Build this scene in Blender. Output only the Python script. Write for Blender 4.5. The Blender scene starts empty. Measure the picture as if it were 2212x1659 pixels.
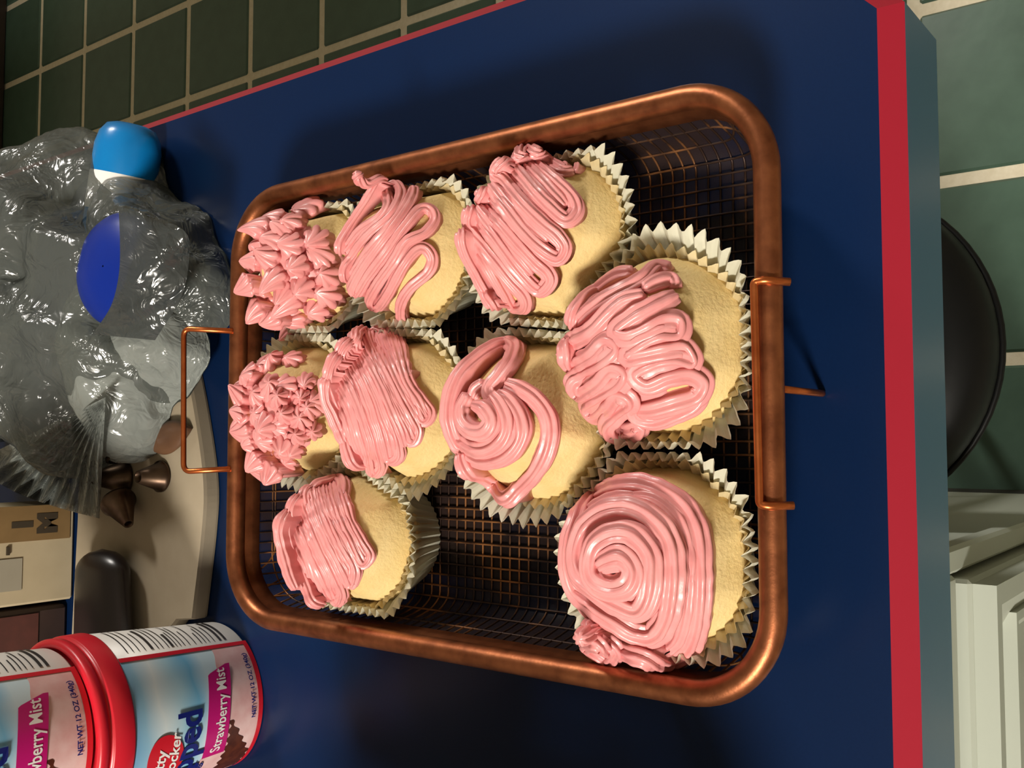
import bpy, math, random
import numpy as np
from mathutils import Vector, Matrix, noise

# ------------------------------------------------------------------ camera, light, exposure
SC = bpy.context.scene
COL = SC.collection
W, H, F = 2212.0, 1659.0, 2124.0
PITCH, YAW, ROLL = 0.9140, 0.09466, 0.07483
CAM = np.array([0.0, 0.0, 0.335])          # counter top is z = 0
_fw = np.array([math.sin(YAW)*math.cos(PITCH), math.cos(YAW)*math.cos(PITCH), -math.sin(PITCH)])
_r0 = np.array([math.cos(YAW), -math.sin(YAW), 0.0]); _u0 = np.cross(_r0, _fw)
_rt = math.cos(ROLL)*_r0 + math.sin(ROLL)*_u0
_up = -math.sin(ROLL)*_r0 + math.cos(ROLL)*_u0
cam_d = bpy.data.cameras.new('camera'); cam_o = bpy.data.objects.new('camera', cam_d); COL.objects.link(cam_o)
cam_d.sensor_fit = 'HORIZONTAL'; cam_d.sensor_width = 36.0; cam_d.lens = 36.0*F/W; cam_d.clip_start = 0.01
mx = Matrix(((-_up[0], _rt[0], -_fw[0], CAM[0]), (-_up[1], _rt[1], -_fw[1], CAM[1]), (-_up[2], _rt[2], -_fw[2], CAM[2]), (0, 0, 0, 1)))
cam_o.matrix_world = mx
SC.camera = cam_o

world = bpy.data.worlds.new('world'); SC.world = world; world.use_nodes = True
world.node_tree.nodes['Background'].inputs[0].default_value = (0.55, 0.6, 0.7, 1)
world.node_tree.nodes['Background'].inputs[1].default_value = 0.05

def area_light(name, loc, target, size, power, color, spread=180):
    l = bpy.data.lights.new(name, 'AREA'); l.shape = 'DISK'; l.size = size; l.energy = power; l.color = color; l.spread = math.radians(spread)
    o = bpy.data.objects.new(name, l); COL.objects.link(o); o.location = loc
    o.rotation_euler = (Vector(target)-Vector(loc)).to_track_quat('-Z', 'Y').to_euler()
    return o
area_light('ceiling_lamp_light', (-1.25, -0.42, 1.42), (0.02, 0.25, 0.0), 0.34, 52.0, (1.0, 0.94, 0.84))
area_light('second_ceiling_lamp_light', (1.95, 1.15, 1.40), (0.02, 0.30, 0.0), 0.45, 6.5, (1.0, 0.95, 0.88), 70)
SC.view_settings.view_transform = 'Standard'; SC.view_settings.look = 'None'
SC.view_settings.exposure = 0.0; SC.view_settings.gamma = 1.0; SC.view_settings.use_curve_mapping = False

# ------------------------------------------------------------------ helpers
def ray(px, py):
    return _fw - (py-H/2)/F*_rt - (px-W/2)/F*_up
def at(px, py, z):
    d = ray(px, py); t = (z-CAM[2])/d[2]
    return CAM + t*d

def mesh_obj(name, V, Fc, mat, parent=None, smooth=True):
    me = bpy.data.meshes.new(name)
    me.from_pydata([tuple(map(float, v)) for v in V], [], [tuple(int(i) for i in f) for f in Fc])
    if smooth: me.polygons.foreach_set('use_smooth', [True]*len(me.polygons))
    me.update()
    if mat is not None: me.materials.append(mat)
    o = bpy.data.objects.new(name, me); COL.objects.link(o)
    if parent is not None: o.parent = parent
    return o
def tag(o, label=None, cat=None, group=None, kind=None):
    if label: o['label'] = label
    if cat: o['category'] = cat
    if group: o['group'] = group
    if kind: o['kind'] = kind
    return o
def empty(name, loc=(0, 0, 0)):
    o = bpy.data.objects.new(name, None); COL.objects.link(o); o.location = loc; o.empty_display_size = 0.01
    return o

class MB:
    def __init__(s): s.v = []; s.f = []
    def add(s, V, Fc):
        n = len(s.v); s.v += [tuple(map(float, p)) for p in V]; s.f += [tuple(int(i)+n for i in f) for f in Fc]; return s
    def box(s, x0, x1, y0, y1, z0, z1, b=0.0):
        if b <= 0:
            V = [(x, y, z) for z in (z0, z1) for y in (y0, y1) for x in (x0, x1)]
            return s.add(V, [(0, 2, 3, 1), (4, 5, 7, 6), (0, 1, 5, 4), (2, 6, 7, 3), (0, 4, 6, 2), (1, 3, 7, 5)])
        def ring(z, k):
            return [(x0+k, y0+b, z), (x0+b, y0+k, z), (x1-b, y0+k, z), (x1-k, y0+b, z), (x1-k, y1-b, z), (x1-b, y1-k, z), (x0+b, y1-k, z), (x0+k, y1-b, z)]
        V = ring(z0, b) + ring(z0+b, 0) + ring(z1-b, 0) + ring(z1, b); Fc = [tuple(range(7, -1, -1)), tuple(range(24, 32))]
        for a in range(3):
            for i in range(8): Fc.append((a*8+i, a*8+(i+1) % 8, a*8+8+(i+1) % 8, a*8+8+i))
        return s.add(V, Fc)
    def lathe(s, prof, n=48, c=(0, 0, 0), cap0=True, cap1=True):
        V = []; Fc = []
        for r, z in prof:
            for i in range(n):
                a = 2*math.pi*i/n; V.append((c[0]+r*math.cos(a), c[1]+r*math.sin(a), c[2]+z))
        for k in range(len(prof)-1):
            for i in range(n): Fc.append((k*n+i, k*n+(i+1) % n, (k+1)*n+(i+1) % n, (k+1)*n+i))
        if cap0: Fc.append(tuple(range(n-1, -1, -1)))
        if cap1: Fc.append(tuple((len(prof)-1)*n+i for i in range(n)))
        return s.add(V, Fc)
    def tube(s, pts, r, n=10, closed=False, cap=True):
        pts = [np.array(p, float) for p in pts]; m = len(pts)
        rr = r if hasattr(r, '__len__') else [r]*m
        V = []; Fc = []; pv = None
        for i in range(m):
            if closed: t = pts[(i+1) % m]-pts[i-1]
            else: t = pts[min(i+1, m-1)]-pts[max(i-1, 0)]
            t = t/(np.linalg.norm(t)+1e-12)
            if pv is None: pv = np.cross(t, (0, 0, 1.0) if abs(t[2]) < .9 else (1.0, 0, 0))
            pv = pv - t*np.dot(pv, t); pv /= np.linalg.norm(pv)+1e-12
            w = np.cross(t, pv)
            for k in range(n):
                a = 2*math.pi*k/n; V.append(pts[i]+rr[i]*(math.cos(a)*pv+math.sin(a)*w))
        for i in range(m if closed else m-1):
            j = (i+1) % m
            for k in range(n): Fc.append((i*n+k, i*n+(k+1) % n, j*n+(k+1) % n, j*n+k))
        if not closed and cap: Fc += [tuple(range(n-1, -1, -1)), tuple((m-1)*n+k for k in range(n))]
        return s.add(V, Fc)
    def prism(s, poly, z0, z1):
        n = len(poly); V = [(x, y, z0) for x, y in poly]+[(x, y, z1) for x, y in poly]
        Fc = [tuple(range(n-1, -1, -1)), tuple(range(n, 2*n))]+[(i, (i+1) % n, n+(i+1) % n, n+i) for i in range(n)]
        return s.add(V, Fc)
    def build(s, name, mat, parent=None, smooth=False): return mesh_obj(name, s.v, s.f, mat, parent, smooth)

def catmull(P, step):
    P = [np.array(p, float) for p in P]; Q = [2*P[0]-P[1]]+P+[2*P[-1]-P[-2]]; out = []
    for i in range(1, len(Q)-2):
        a, b, c, d = Q[i-1:i+3]; n = max(2, int(np.linalg.norm(c-b)/step))
        for k in range(n):
            t = k/n; out.append(.5*((2*b)+(c-a)*t+(2*a-5*b+4*c-d)*t*t+(3*b-a-3*c+d)*t**3))
    out.append(P[-1]); return out

# ------------------------------------------------------------------ materials
def srgb(r, g, b):
    f = lambda c: (c/255/12.92) if c/255 <= .04045 else ((c/255+.055)/1.055)**2.4
    return (f(r), f(g), f(b), 1.0)
def mat(name, col, rough=.5, metal=0., spec=.5, sss=0., coat=0., noise_amt=0., noise_scale=200., col2=None, bump=0., bump_scale=400., alpha=1., trans=0., bump_dist=.001):
    m = bpy.data.materials.new(name); m.use_nodes = True; nt = m.node_tree; b = nt.nodes['Principled BSDF']
    I = b.inputs
    I['Base Color'].default_value = col; I['Roughness'].default_value = rough; I['Metallic'].default_value = metal
    I['Specular IOR Level'].default_value = spec; I['Coat Weight'].default_value = coat; I['Alpha'].default_value = alpha
    if sss: I['Subsurface Weight'].default_value = sss; I['Subsurface Radius'].default_value = (1., .45, .3); I['Subsurface Scale'].default_value = .0007
    tc = nt.nodes.new('ShaderNodeTexCoord')
    if col2 is not None:
        n = nt.nodes.new('ShaderNodeTexNoise'); n.inputs['Scale'].default_value = noise_scale; n.inputs['Detail'].default_value = 5
        nt.links.new(tc.outputs['Object'], n.inputs['Vector'])
        rp = nt.nodes.new('ShaderNodeValToRGB'); rp.color_ramp.elements[0].position = .5-.5*(1-noise_amt)*.5; rp.color_ramp.elements[1].position = .5+.5*(1-noise_amt)*.5
        rp.color_ramp.elements[0].color = col; rp.color_ramp.elements[1].color = col2
        nt.links.new(n.outputs['Fac'], rp.inputs['Fac']); nt.links.new(rp.outputs['Color'], I['Base Color'])
    if bump:
        n2 = nt.nodes.new('ShaderNodeTexNoise'); n2.inputs['Scale'].default_value = bump_scale; n2.inputs['Detail'].default_value = 4
        nt.links.new(tc.outputs['Object'], n2.inputs['Vector'])
        bp = nt.nodes.new('ShaderNodeBump'); bp.inputs['Strength'].default_value = bump; bp.inputs['Distance'].default_value = bump_dist
        nt.links.new(n2.outputs['Fac'], bp.inputs['Height']); nt.links.new(bp.outputs['Normal'], I['Normal'])
    if trans:
        out = nt.nodes['Material Output']; tr = nt.nodes.new('ShaderNodeBsdfTranslucent'); mxn = nt.nodes.new('ShaderNodeMixShader')
        tr.inputs['Color'].default_value = col; mxn.inputs[0].default_value = trans
        nt.links.new(b.outputs[0], mxn.inputs[1]); nt.links.new(tr.outputs[0], mxn.inputs[2]); nt.links.new(mxn.outputs[0], out.inputs['Surface'])
    return m
M = {}
M['laminate'] = mat('blue_laminate', srgb(9, 29, 62), .28, spec=.2, col2=srgb(11, 32, 66), noise_scale=900, bump=.05, bump_scale=1500, bump_dist=.0003)
M['laminate_edge'] = mat('blue_laminate_edge', srgb(44, 84, 112), .3, spec=.5)
M['red_trim'] = mat('red_trim', srgb(160, 28, 48), .45, spec=.4)
M['tile'] = mat('green_tile', srgb(82, 108, 93), .32, col2=srgb(70, 94, 80), noise_scale=25, bump=.08, bump_scale=90, spec=.5)
M['grout'] = mat('grout', srgb(240, 230, 206), .85, col2=srgb(226, 214, 186), noise_scale=120, bump=.3, bump_scale=500)
M['white_paint'] = mat('white_cabinet_paint', srgb(178, 183, 170), .5)
M['wall'] = mat('wall_paint', srgb(206, 198, 180), .8, col2=srgb(200, 190, 172), noise_scale=8)
M['ceil'] = mat('ceiling_paint', srgb(225, 220, 208), .9, col2=srgb(220, 214, 202), noise_scale=8)
M['brown_wood'] = mat('dark_brown_wood', srgb(48, 36, 28), .5, col2=srgb(36, 27, 21), noise_scale=30)
M['copper'] = mat('copper_rim', srgb(164, 100, 64), .40, metal=.85, col2=srgb(112, 62, 38), noise_scale=150, noise_amt=.0, bump=.12, bump_scale=900, bump_dist=.0004)
def wire_mat():
    m = mat('copper_mesh_wire', srgb(58, 40, 32), .45, metal=.5, col2=srgb(168, 112, 66), noise_scale=38, noise_amt=.6)
    rp = [n for n in m.node_tree.nodes if n.type == 'VALTORGB'][0]; rp.color_ramp.elements[0].position = .50; rp.color_ramp.elements[1].position = .66
    return m
M['wire'] = wire_mat()
M['copper_wire'] = mat('copper_handle_wire', srgb(206, 118, 66), .33, metal=.9, col2=srgb(176, 88, 44), noise_scale=160)
M['paper'] = mat('liner_paper', srgb(222, 220, 200), .7, trans=.25, col2=srgb(210, 207, 184), noise_scale=60)
M['paper_in'] = mat('inner_liner_paper', srgb(226, 214, 178), .6, trans=.3, col2=srgb(208, 186, 136), noise_scale=70)
M['cake'] = mat('vanilla_sponge', srgb(226, 202, 146), .75, spec=.3, sss=.12, col2=srgb(212, 182, 120), noise_scale=55, noise_amt=.2, bump=.35, bump_scale=650, bump_dist=.0012)
M['pink'] = mat('pink_frosting', srgb(230, 158, 156), .33, spec=.5, sss=.10, col2=srgb(218, 138, 138), noise_scale=120, bump=.12, bump_scale=500, bump_dist=.0006)

# ------------------------------------------------------------------ room shell
X0, X1, Y0, Y1, ZF, ZC = -2.6, 2.4, -2.3, 2.72, -0.91, 1.53
TS = 0.2178; GX, GY = 0.7476, 2.5076
floor = MB().box(X0, X1, Y0, Y1, ZF-.05, ZF-.002).build('floor', M['grout']); tag(floor, kind='structure')
g = .0155
tile_bm = MB()
hw = TS/2-g/2; b = .003
tile_bm.box(-hw, hw, -hw, hw, -.010, 0.0015, b)
tile_proto = None
for i in range(-10, 6):
    for j in range(-16, 3):
        x, y = GX+(i+.5)*TS, GY+(j+.5)*TS
        if x-hw < X0 or x+hw > X1 or y+hw > Y1 or y-hw < -1.0 or x < -1.2: continue
        if tile_proto is None:
            tile_proto = tile_bm.build('floor_tile', M['tile'], floor); o = tile_proto
        else:
            o = tile_proto.copy(); COL.objects.link(o); o.parent = floor
        o.location = (x, y, ZF)
for nm, bx in (('wall_back', (X0, X1, Y1, Y1+.1, ZF, ZC)), ('wall_front', (X0, X1, Y0-.1, Y0, ZF, ZC)), ('wall_left', (X0-.1, X0, Y0, Y1, ZF, ZC)), ('wall_right', (X1, X1+.1, Y0, Y1, ZF, ZC))):
    tag(MB().box(*bx).build(nm, M['wall']), kind='structure')
tag(MB().box(X0, X1, Y0, Y1, ZC, ZC+.1).build('ceiling', M['ceil']), kind='structure')
bb = MB().box(X0, X1, Y1-.025, Y1, ZF+.002, ZF+.16, .004).build('baseboard_back', M['brown_wood']); tag(bb, kind='structure')

# ------------------------------------------------------------------ countertop with red bevel
ctop = empty('countertop', (0, 0, 0)); tag(ctop, 'dark blue countertop with a red slanted edge strip under the copper tray', 'countertop')
XR, YF, XL, YB = .1915, .1005, -1.1, 1.6
cl = .0445
poly = [(XL, YF), (XR-cl, YF), (XR, YF+cl), (XR, YB), (XL, YB)]
bv = .0072; k = bv*(math.sqrt(2)-1)
outer = [(XL, YF-bv), (XR-cl+k, YF-bv), (XR+bv, YF+cl-k), (XR+bv, YB), (XL, YB)]
MB().prism(poly, -.02, 0).build('top_surface', M['laminate'], ctop)
tr = MB(); V = []; Fc = []
for i in range(3):
    a, b_ = i, i+1
    V += [(poly[a][0], poly[a][1], 0.0), (poly[b_][0], poly[b_][1], 0.0), (outer[b_][0], outer[b_][1], -bv), (outer[a][0], outer[a][1], -bv)]
    n = 4*i; Fc.append((n, n+3, n+2, n+1))
    V2 = [(p[0], p[1], -bv-.002) for p in (poly[a], poly[b_])]
for i in range(3):
    a, b_ = i, i+1
    tr = MB()
    q = [(poly[a][0], poly[a][1]), (poly[b_][0], poly[b_][1]), outer[b_], outer[a]]
    Vt = [(q[0][0], q[0][1], 0), (q[1][0], q[1][1], 0), (q[2][0], q[2][1], -bv), (q[3][0], q[3][1], -bv), (q[0][0], q[0][1], -bv), (q[1][0], q[1][1], -bv)]
    tr.add(Vt, [(0, 3, 2, 1), (3, 4, 5, 2), (0, 4, 3), (1, 2, 5), (0, 1, 5, 4)])
    tr.build('red_bevel_trim', M['red_trim'], ctop)
    eb = MB(); w = .012
    ex = [(outer[a][0], outer[a][1]), (outer[b_][0], outer[b_][1])]
    cxy = np.array([-.4, .8])
    din = {0: (0, w), 1: (-w*.7, w*.7), 2: (-w, 0)}[i]
    pl = [ex[0], ex[1], (ex[1][0]+din[0], ex[1][1]+din[1]), (ex[0][0]+din[0], ex[0][1]+din[1])]
    eb.prism(pl, -bv-.0405, -bv-.0002).build('edge_band', M['laminate_edge'], ctop)

# ------------------------------------------------------------------ white base cabinet under the counter
cab = empty('base_cabinet', (0, 0, ZF)); tag(cab, 'white painted base cabinet with a raised panel door under the blue countertop', 'cabinet')
def cabpart(name, mb, m, par=None, smooth=False):
    o = mb.build(name, m, par or cab, smooth)
    if par is None: o.location = (0, 0, -ZF)
    return o
cabpart('cabinet_body', MB().box(-1.0, -.056, .137, .72, ZF+.09, -.049), M['white_paint'])
cabpart('toe_kick', MB().box(-1.0, -.056, .19, .70, ZF+.003, ZF+.089), M['brown_wood'])
cabpart('face_frame', MB().box(-.066, -.0525, .125, .1365, ZF+.09, -.05, .002), M['white_paint'])
cabpart('face_frame', MB().box(-1.0, -.0665, .125, .1365, -.19, -.05, .002), M['white_paint'])
dr = cabpart('door', MB().box(-.47, -.069, .119, .1365, ZF+.11, -.1935, .002), M['white_paint'])
def frame_ring(x0, x1, z0, z1, w, y_out, y_in, y_base):
    # mitred moulding ring with a sloped profile
    mb = MB(); V = []
    prof = [(0, y_base), (0, y_out), (w*.35, y_out), (w, y_in), (w, y_base)]
    for d, y in prof:
        V += [(x0+d, y, z0+d), (x1-d, y, z0+d), (x1-d, y, z1-d), (x0+d, y, z1-d)]
    Fc = []
    for kx in range(len(prof)-1):
        for i in range(4): Fc.append((kx*4+i, kx*4+(i+1) % 4, (kx+1)*4+(i+1) % 4, (kx+1)*4+i))
    return mb.add(V, Fc)
frame_ring(-.468, -.071, ZF+.112, -.196, .03, .108, .1185, .1195).build('outer_moulding', M['white_paint'], dr)
frame_ring(-.437, -.092, ZF+.15, -.252, .014, .110, .118, .1195).build('inner_moulding', M['white_paint'], dr)
MB().box(-.40, -.157, .113, .1193, ZF+.2, -.323, .0035).build('raised_panel', M['white_paint'], dr)
kn = MB().lathe([(.004, 0), (.004, .012), (.0085, .016), (.0105, .021), (.009, .026), (.004, .0285)], 24).build('knob', mat('knob_metal', srgb(150, 148, 136), .35, metal=.6, col2=srgb(120, 116, 104), noise_scale=60), dr, True)
kn.rotation_euler = (math.pi/2, 0, 0); kn.location = (-.139, .1195, -.357)

# ------------------------------------------------------------------ black stool under the overhang
st = empty('stool', (.058, .232, ZF)); tag(st, 'round black padded stool tucked under the counter overhang', 'stool')
M['black'] = mat('black_vinyl', srgb(10, 11, 11), .42, spec=.2, col2=srgb(13, 13, 13), noise_scale=60)
M['dark_metal'] = mat('black_metal', srgb(30, 30, 30), .4, metal=.5)
hS = .64
MB().lathe([(.0, hS-.05), (.100, hS-.05), (.106, hS-.044), (.108, hS-.03), (.105, hS-.016), (.097, hS-.007), (.083, hS-.002), (.0, hS)], 64, cap0=False, cap1=False).build('seat', M['black'], st, True)
MB().tube([(.1085*math.cos(a), .1085*math.sin(a), hS-.036) for a in np.linspace(0, 2*math.pi, 64, endpoint=False)], .0022, 8, closed=True).build('seat_piping', M['black'], st, True)
for lx, ly in ((-.02, .05), (.09, .16), (-.07, .17)):
    MB().tube([(lx*.25, ly*.25, hS-.049), (lx*.9, ly*.9, .06), (lx, ly, .0035)], [.009, .008, .007], 12).build('leg', M['dark_metal'], st, True)
MB().tube([(-.013, .036, .28), (.058, .106, .28), (-.045, .112, .28)], .0045, 10, closed=True).build('stretcher', M['dark_metal'], st, True)

# ------------------------------------------------------------------ copper mesh tray
TX0, TX1, TY0, TY1, TZ = -.0805, .1135, .1213, .3850, .046   # rim centre line
TR = .0043
CX, CY = (TX0+TX1)/2, (TY0+TY1)/2
MESHZ = .0115
tray = empty('mesh_tray', (CX, CY, 0)); tag(tray, 'copper wire mesh crisper tray with a thick rounded rim holding the cupcakes', 'tray')
tray_off = np.array([CX, CY, 0.0])
def rrect(x0, x1, y0, y1, r, n=14):
    P = []
    for cx, cy, a0 in ((x1-r, y1-r, 0), (x0+r, y1-r, 90), (x0+r, y0+r, 180), (x1-r, y0+r, 270)):
        for k in range(n+1):
            a = math.radians(a0+90*k/n); P.append((cx+r*math.cos(a), cy+r*math.sin(a)))
    Q = []
    m = len(P)
    for i in range(m):
        p, q = np.array(P[i]), np.array(P[(i+1) % m]); d = np.linalg.norm(q-p); k = max(1, int(d/.008))
        for t in range(k): Q.append(p+(q-p)*t/k)
    return Q
RC = .029
rim_path = rrect(TX0, TX1, TY0, TY1, RC)
MB().tube([(p[0]-CX, p[1]-CY, TZ) for p in rim_path], TR, 16, closed=True).build('rim', M['copper'], tray, True)
# rolled inner skirt below the rim
sk = MB(); V = []; Fc = []
m = len(rim_path)
inn = [rrect(TX0+d, TX1-d, TY0+d, TY1-d, RC-d) for d in (0,)]
def inset(p, d):
    x, y = p; cx = min(max(x, TX0+RC), TX1-RC); cy = min(max(y, TY0+RC), TY1-RC)
    v = np.array([x-cx, y-cy]); l = np.linalg.norm(v); return np.array([x, y])-v/l*d
for p in rim_path:
    for d, z in ((.0030, TZ-.002), (.0040, TZ-.006), (.0048, TZ-.010), (.0042, TZ-.0105), (.0030, TZ-.006)):
        q = inset(p, d); V.append((q[0]-CX, q[1]-CY, z))
for i in range(m):
    for k in range(4): Fc.append((i*5+k, ((i+1) % m)*5+k, ((i+1) % m)*5+k+1, i*5+k+1))
sk.add(V, Fc).build('rim_skirt', M['copper'], tray, True)
def dist_in(x, y):
    cx = min(max(x, TX0+RC), TX1-RC); cy = min(max(y, TY0+RC), TY1-RC)
    if cx == x and cy == y: return min(x-TX0, TX1-x, y-TY0, TY1-y)
    v = math.hypot(x-cx, y-cy)
    return RC-v
def bowl_z(d):
    # steep wall then a rounded bend into the flat mesh floor
    top = TZ-.004
    if d <= .003: return top
    if d <= .0075: return top-(d-.003)/.0045*(top-.0195)
    if d <= .0155:
        t = (d-.0075)/.008; return MESHZ+(.0195-MESHZ)*(1-t)**2.2
    return MESHZ
wm = MB(); SP = .0048
def wire_line(fix, axis):
    pts = []
    lo, hi = (TY0, TY1) if axis == 'y' else (TX0, TX1)
    ts = list(np.concatenate([np.arange(lo+.0025, lo+.032, .0014), np.linspace(lo+.034, hi-.034, 14), np.arange(hi-.032, hi-.0025, .0014)]))
    for t in ts:
        x, y = (fix, t) if axis == 'y' else (t, fix)
        d = dist_in(x, y)
        if d < .0025: continue
        pts.append((x-CX, y-CY, bowl_z(d)+(.0004 if axis == 'y' else -.0004)))
    if len(pts) > 3: wm.tube(pts, .00047, 5)
x = CX-SP*round((CX-TX0)/SP)
for k in range(1, 60):
    xx = TX0+.0035+k*SP
    if xx < TX1-.0035: wire_line(xx, 'y')
for k in range(1, 80):
    yy = TY0+.0035+k*SP
    if yy < TY1-.0035: wire_line(yy, 'x')
for d in (.0056,):
    wm.tube([(inset(p, d)[0]-CX, inset(p, d)[1]-CY, bowl_z(d)) for p in rim_path], .00042, 5, closed=True)
wo = wm.build('wire_mesh', M['wire'], tray, True)
# baked-on dark coating bridging many of the mesh cells
def coat_mat():
    m = mat('baked_coating', srgb(46, 32, 28), .45, spec=.3, col2=srgb(36, 26, 24), noise_scale=60); nt = m.node_tree; b = nt.nodes['Principled BSDF']; out = nt.nodes['Material Output']
    tc = nt.nodes.new('ShaderNodeTexCoord'); n = nt.nodes.new('ShaderNodeTexNoise'); n.inputs['Scale'].default_value = 17; n.inputs['Detail'].default_value = 3; nt.links.new(tc.outputs['Object'], n.inputs['Vector'])
    mr = nt.nodes.new('ShaderNodeMapRange'); mr.inputs['From Min'].default_value = .38; mr.inputs['From Max'].default_value = .60; mr.inputs['To Min'].default_value = .35; mr.inputs['To Max'].default_value = .92; nt.links.new(n.outputs['Fac'], mr.inputs['Value'])
    tp = nt.nodes.new('ShaderNodeBsdfTransparent'); mxn = nt.nodes.new('ShaderNodeMixShader'); nt.links.new(mr.outputs[0], mxn.inputs[0]); nt.links.new(tp.outputs[0], mxn.inputs[1]); nt.links.new(b.outputs[0], mxn.inputs[2]); nt.links.new(mxn.outputs[0], out.inputs['Surface'])
    return m
V = []; Fc = []; ds = (.0034, .005, .0065, .008, .0095, .0115, .0135, .0155, .022, .0285)
for d in ds:
    for p in rim_path:
        q = inset(p, d); V.append((q[0]-CX, q[1]-CY, bowl_z(d)-.0009))
m_ = len(rim_path)
for l in range(len(ds)-1):
    for i in range(m_): Fc.append((l*m_+i, l*m_+(i+1) % m_, (l+1)*m_+(i+1) % m_, (l+1)*m_+i))
Fc.append(tuple((len(ds)-1)*m_+i for i in range(m_)))
mesh_obj('baked_coating', V, Fc, coat_mat(), tray, True)
# handles and feet
def wire_part(name, pts, r=.0013, parent=tray):
    return MB().tube([np.array(p)-tray_off for p in pts], r, 10).build(name, M['copper_wire'], parent, True)
def bend(pts, r=.006, n=6):
    out = [np.array(pts[0], float)]
    for i in range(1, len(pts)-1):
        a, b_, c = (np.array(q, float) for q in pts[i-1:i+2]); u = (a-b_)/np.linalg.norm(a-b_); v = (c-b_)/np.linalg.norm(c-b_)
        p0, p1 = b_+u*r, b_+v*r
        for k in range(n+1):
            t = k/n; out.append((1-t)**2*p0+2*t*(1-t)*b_+t*t*p1)
    out.append(np.array(pts[-1], float)); return out
wire_part('handle', bend([(.0515, TY1-.001, .050), (.0535, TY1+.0235, .060), (-.0145, TY1+.0215, .060), (-.0130, TY1-.001, .050)], .004))
wire_part('handle', bend([(.0485, TY0-.0070, TZ+.0005), (.0490, TY0-.001, TZ+.0056), (.0488, TY0+.0022, TZ+.0060), (-.0192, TY0+.0015, TZ+.0060), (-.0197, TY0-.001, TZ+.0056), (-.0195, TY0-.0070, TZ+.0005)], .0012))
for fx, fy in ((.0163, TY0), (.0163, TY1), (TX0, .19), (TX0, .32), (TX1, .19), (TX1, .32)):
    wire_part('leg', [(fx, fy, TZ-.003), (fx, fy, .0025), (fx, fy, .0012)], .0012)

# ------------------------------------------------------------------ cupcakes
BASE = MESHZ+.0009
CUPS = {  # id: (x, y, rim radius, label)
 1: (.0800, .3395, .0330), 2: (.0785, .2775, .0345), 3: (.0745, .2085, .0358), 4: (.0325, .1640, .0375), 5: (-.0390, .1640, .0372),
 6: (.0080, .2165, .0362), 7: (.0135, .2820, .0350), 8: (.0150, .3440, .0345), 9: (-.0420, .3085, .0335)}
RIMZ = .0440
def limit_r(k, ang, z):
    cx, cy, R = CUPS[k]; e = (math.cos(ang), math.sin(ang)); lim = 9.
    for m_, (mx_, my_, Rm) in CUPS.items():
        if m_ == k: continue
        dx, dy = mx_-cx, my_-cy; L = math.hypot(dx, dy)
        if L > .09: continue
        c = (e[0]*dx+e[1]*dy)/L
        if c > .1: lim = min(lim, ((L*L+R*R-Rm*Rm)/(2*L)-.0004)/c)
    ins = .0080 if z > .022 else .0125
    for c, dd in ((e[0], TX1-ins-cx), (-e[0], cx-TX0-ins), (e[1], TY1-ins-cy), (-e[1], cy-TY0-ins)):
        if c > .05: lim = min(lim, dd/c)
    return lim
CE, CD = .0350, .0292      # cake edge height and dome rise
def cake_R(k): return CUPS[k][2]*.845
def dome(k, x, y):
    rho = math.hypot(x-CUPS[k][0], y-CUPS[k][1])/cake_R(k)
    if rho > 1: return CE-(rho-1)*cake_R(k)*1.3
    return CE+CD*(1-rho**2.7)
def on_dome(k, px, py, off):
    # first hit of the pixel's ray with the cake dome, or its closest approach to it
    d = ray(px, py); prev = None; best = None; Rc = cake_R(k)
    for z in np.linspace(.115, .02, 140):
        p = CAM+(z-CAM[2])/d[2]*d; rho = math.hypot(p[0]-CUPS[k][0], p[1]-CUPS[k][1])/Rc
        gval = z-(CE+CD*(1-min(rho, 1)**2.7))-off
        if rho <= 1.03 and gval <= 0:
            if prev is None: return p
            pz, pg = prev; t = pg/(pg-gval); zz = pz+(z-pz)*t
            return CAM+(zz-CAM[2])/d[2]*d
        c = gval if rho <= .97 else .014+gval**2*40+((max(rho, 1)-1)*Rc*1.3)**2*40
        if best is None or c < best[0]: best = (c, p)
        prev = (z, gval)
    return best[1]
def tri(t):
    t = t % 1.0; v = 1-4*abs(t-.5)
    return math.copysign(abs(v)**.8, v)
def liner(k, name, R_top, r_base, z_top, amp, npl, matl, parent, frac, seed, flare=1.15):
    rnd = random.Random(seed); cx, cy, R = CUPS[k]; sub = 6; n = npl*sub; lay = 10
    ph = rnd.random()*6.28; V = []; Fc = []
    jit = [rnd.uniform(.75, 1.2) for _ in range(npl)]; jz = [rnd.uniform(-.0006, .0006) for _ in range(npl)]; jo = [rnd.uniform(-.0004, .0004) for _ in range(npl)]
    for l in range(lay+1):
        t = l/lay
        for i in range(n):
            a = 2*math.pi*i/n+ph; pl = i//sub
            r = r_base+(R_top-r_base)*(.72*t+.28*t**5)
            wob = .0007*math.sin(3*a+ph)*t+jo[pl]*t
            lim = limit_r(k, a, BASE+t*(z_top-BASE))*frac
            r = min(r+wob, lim-amp*t*.9)
            r += (amp*(.2+.8*t))*(.5*tri(i/sub)+.5*math.sin(2*math.pi*(i/sub-.25)))*jit[pl]
            z = BASE+t*(z_top-BASE)+jz[pl]*t*t
            V.append((r*math.cos(a), r*math.sin(a), z))
    for l in range(lay):
        for i in range(n): Fc.append((l*n+i, l*n+(i+1) % n, (l+1)*n+(i+1) % n, (l+1)*n+i))
    Fc.append(tuple(range(n-1, -1, -1)))
    o = mesh_obj(name, V, Fc, matl, parent, False)
    return o
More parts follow.
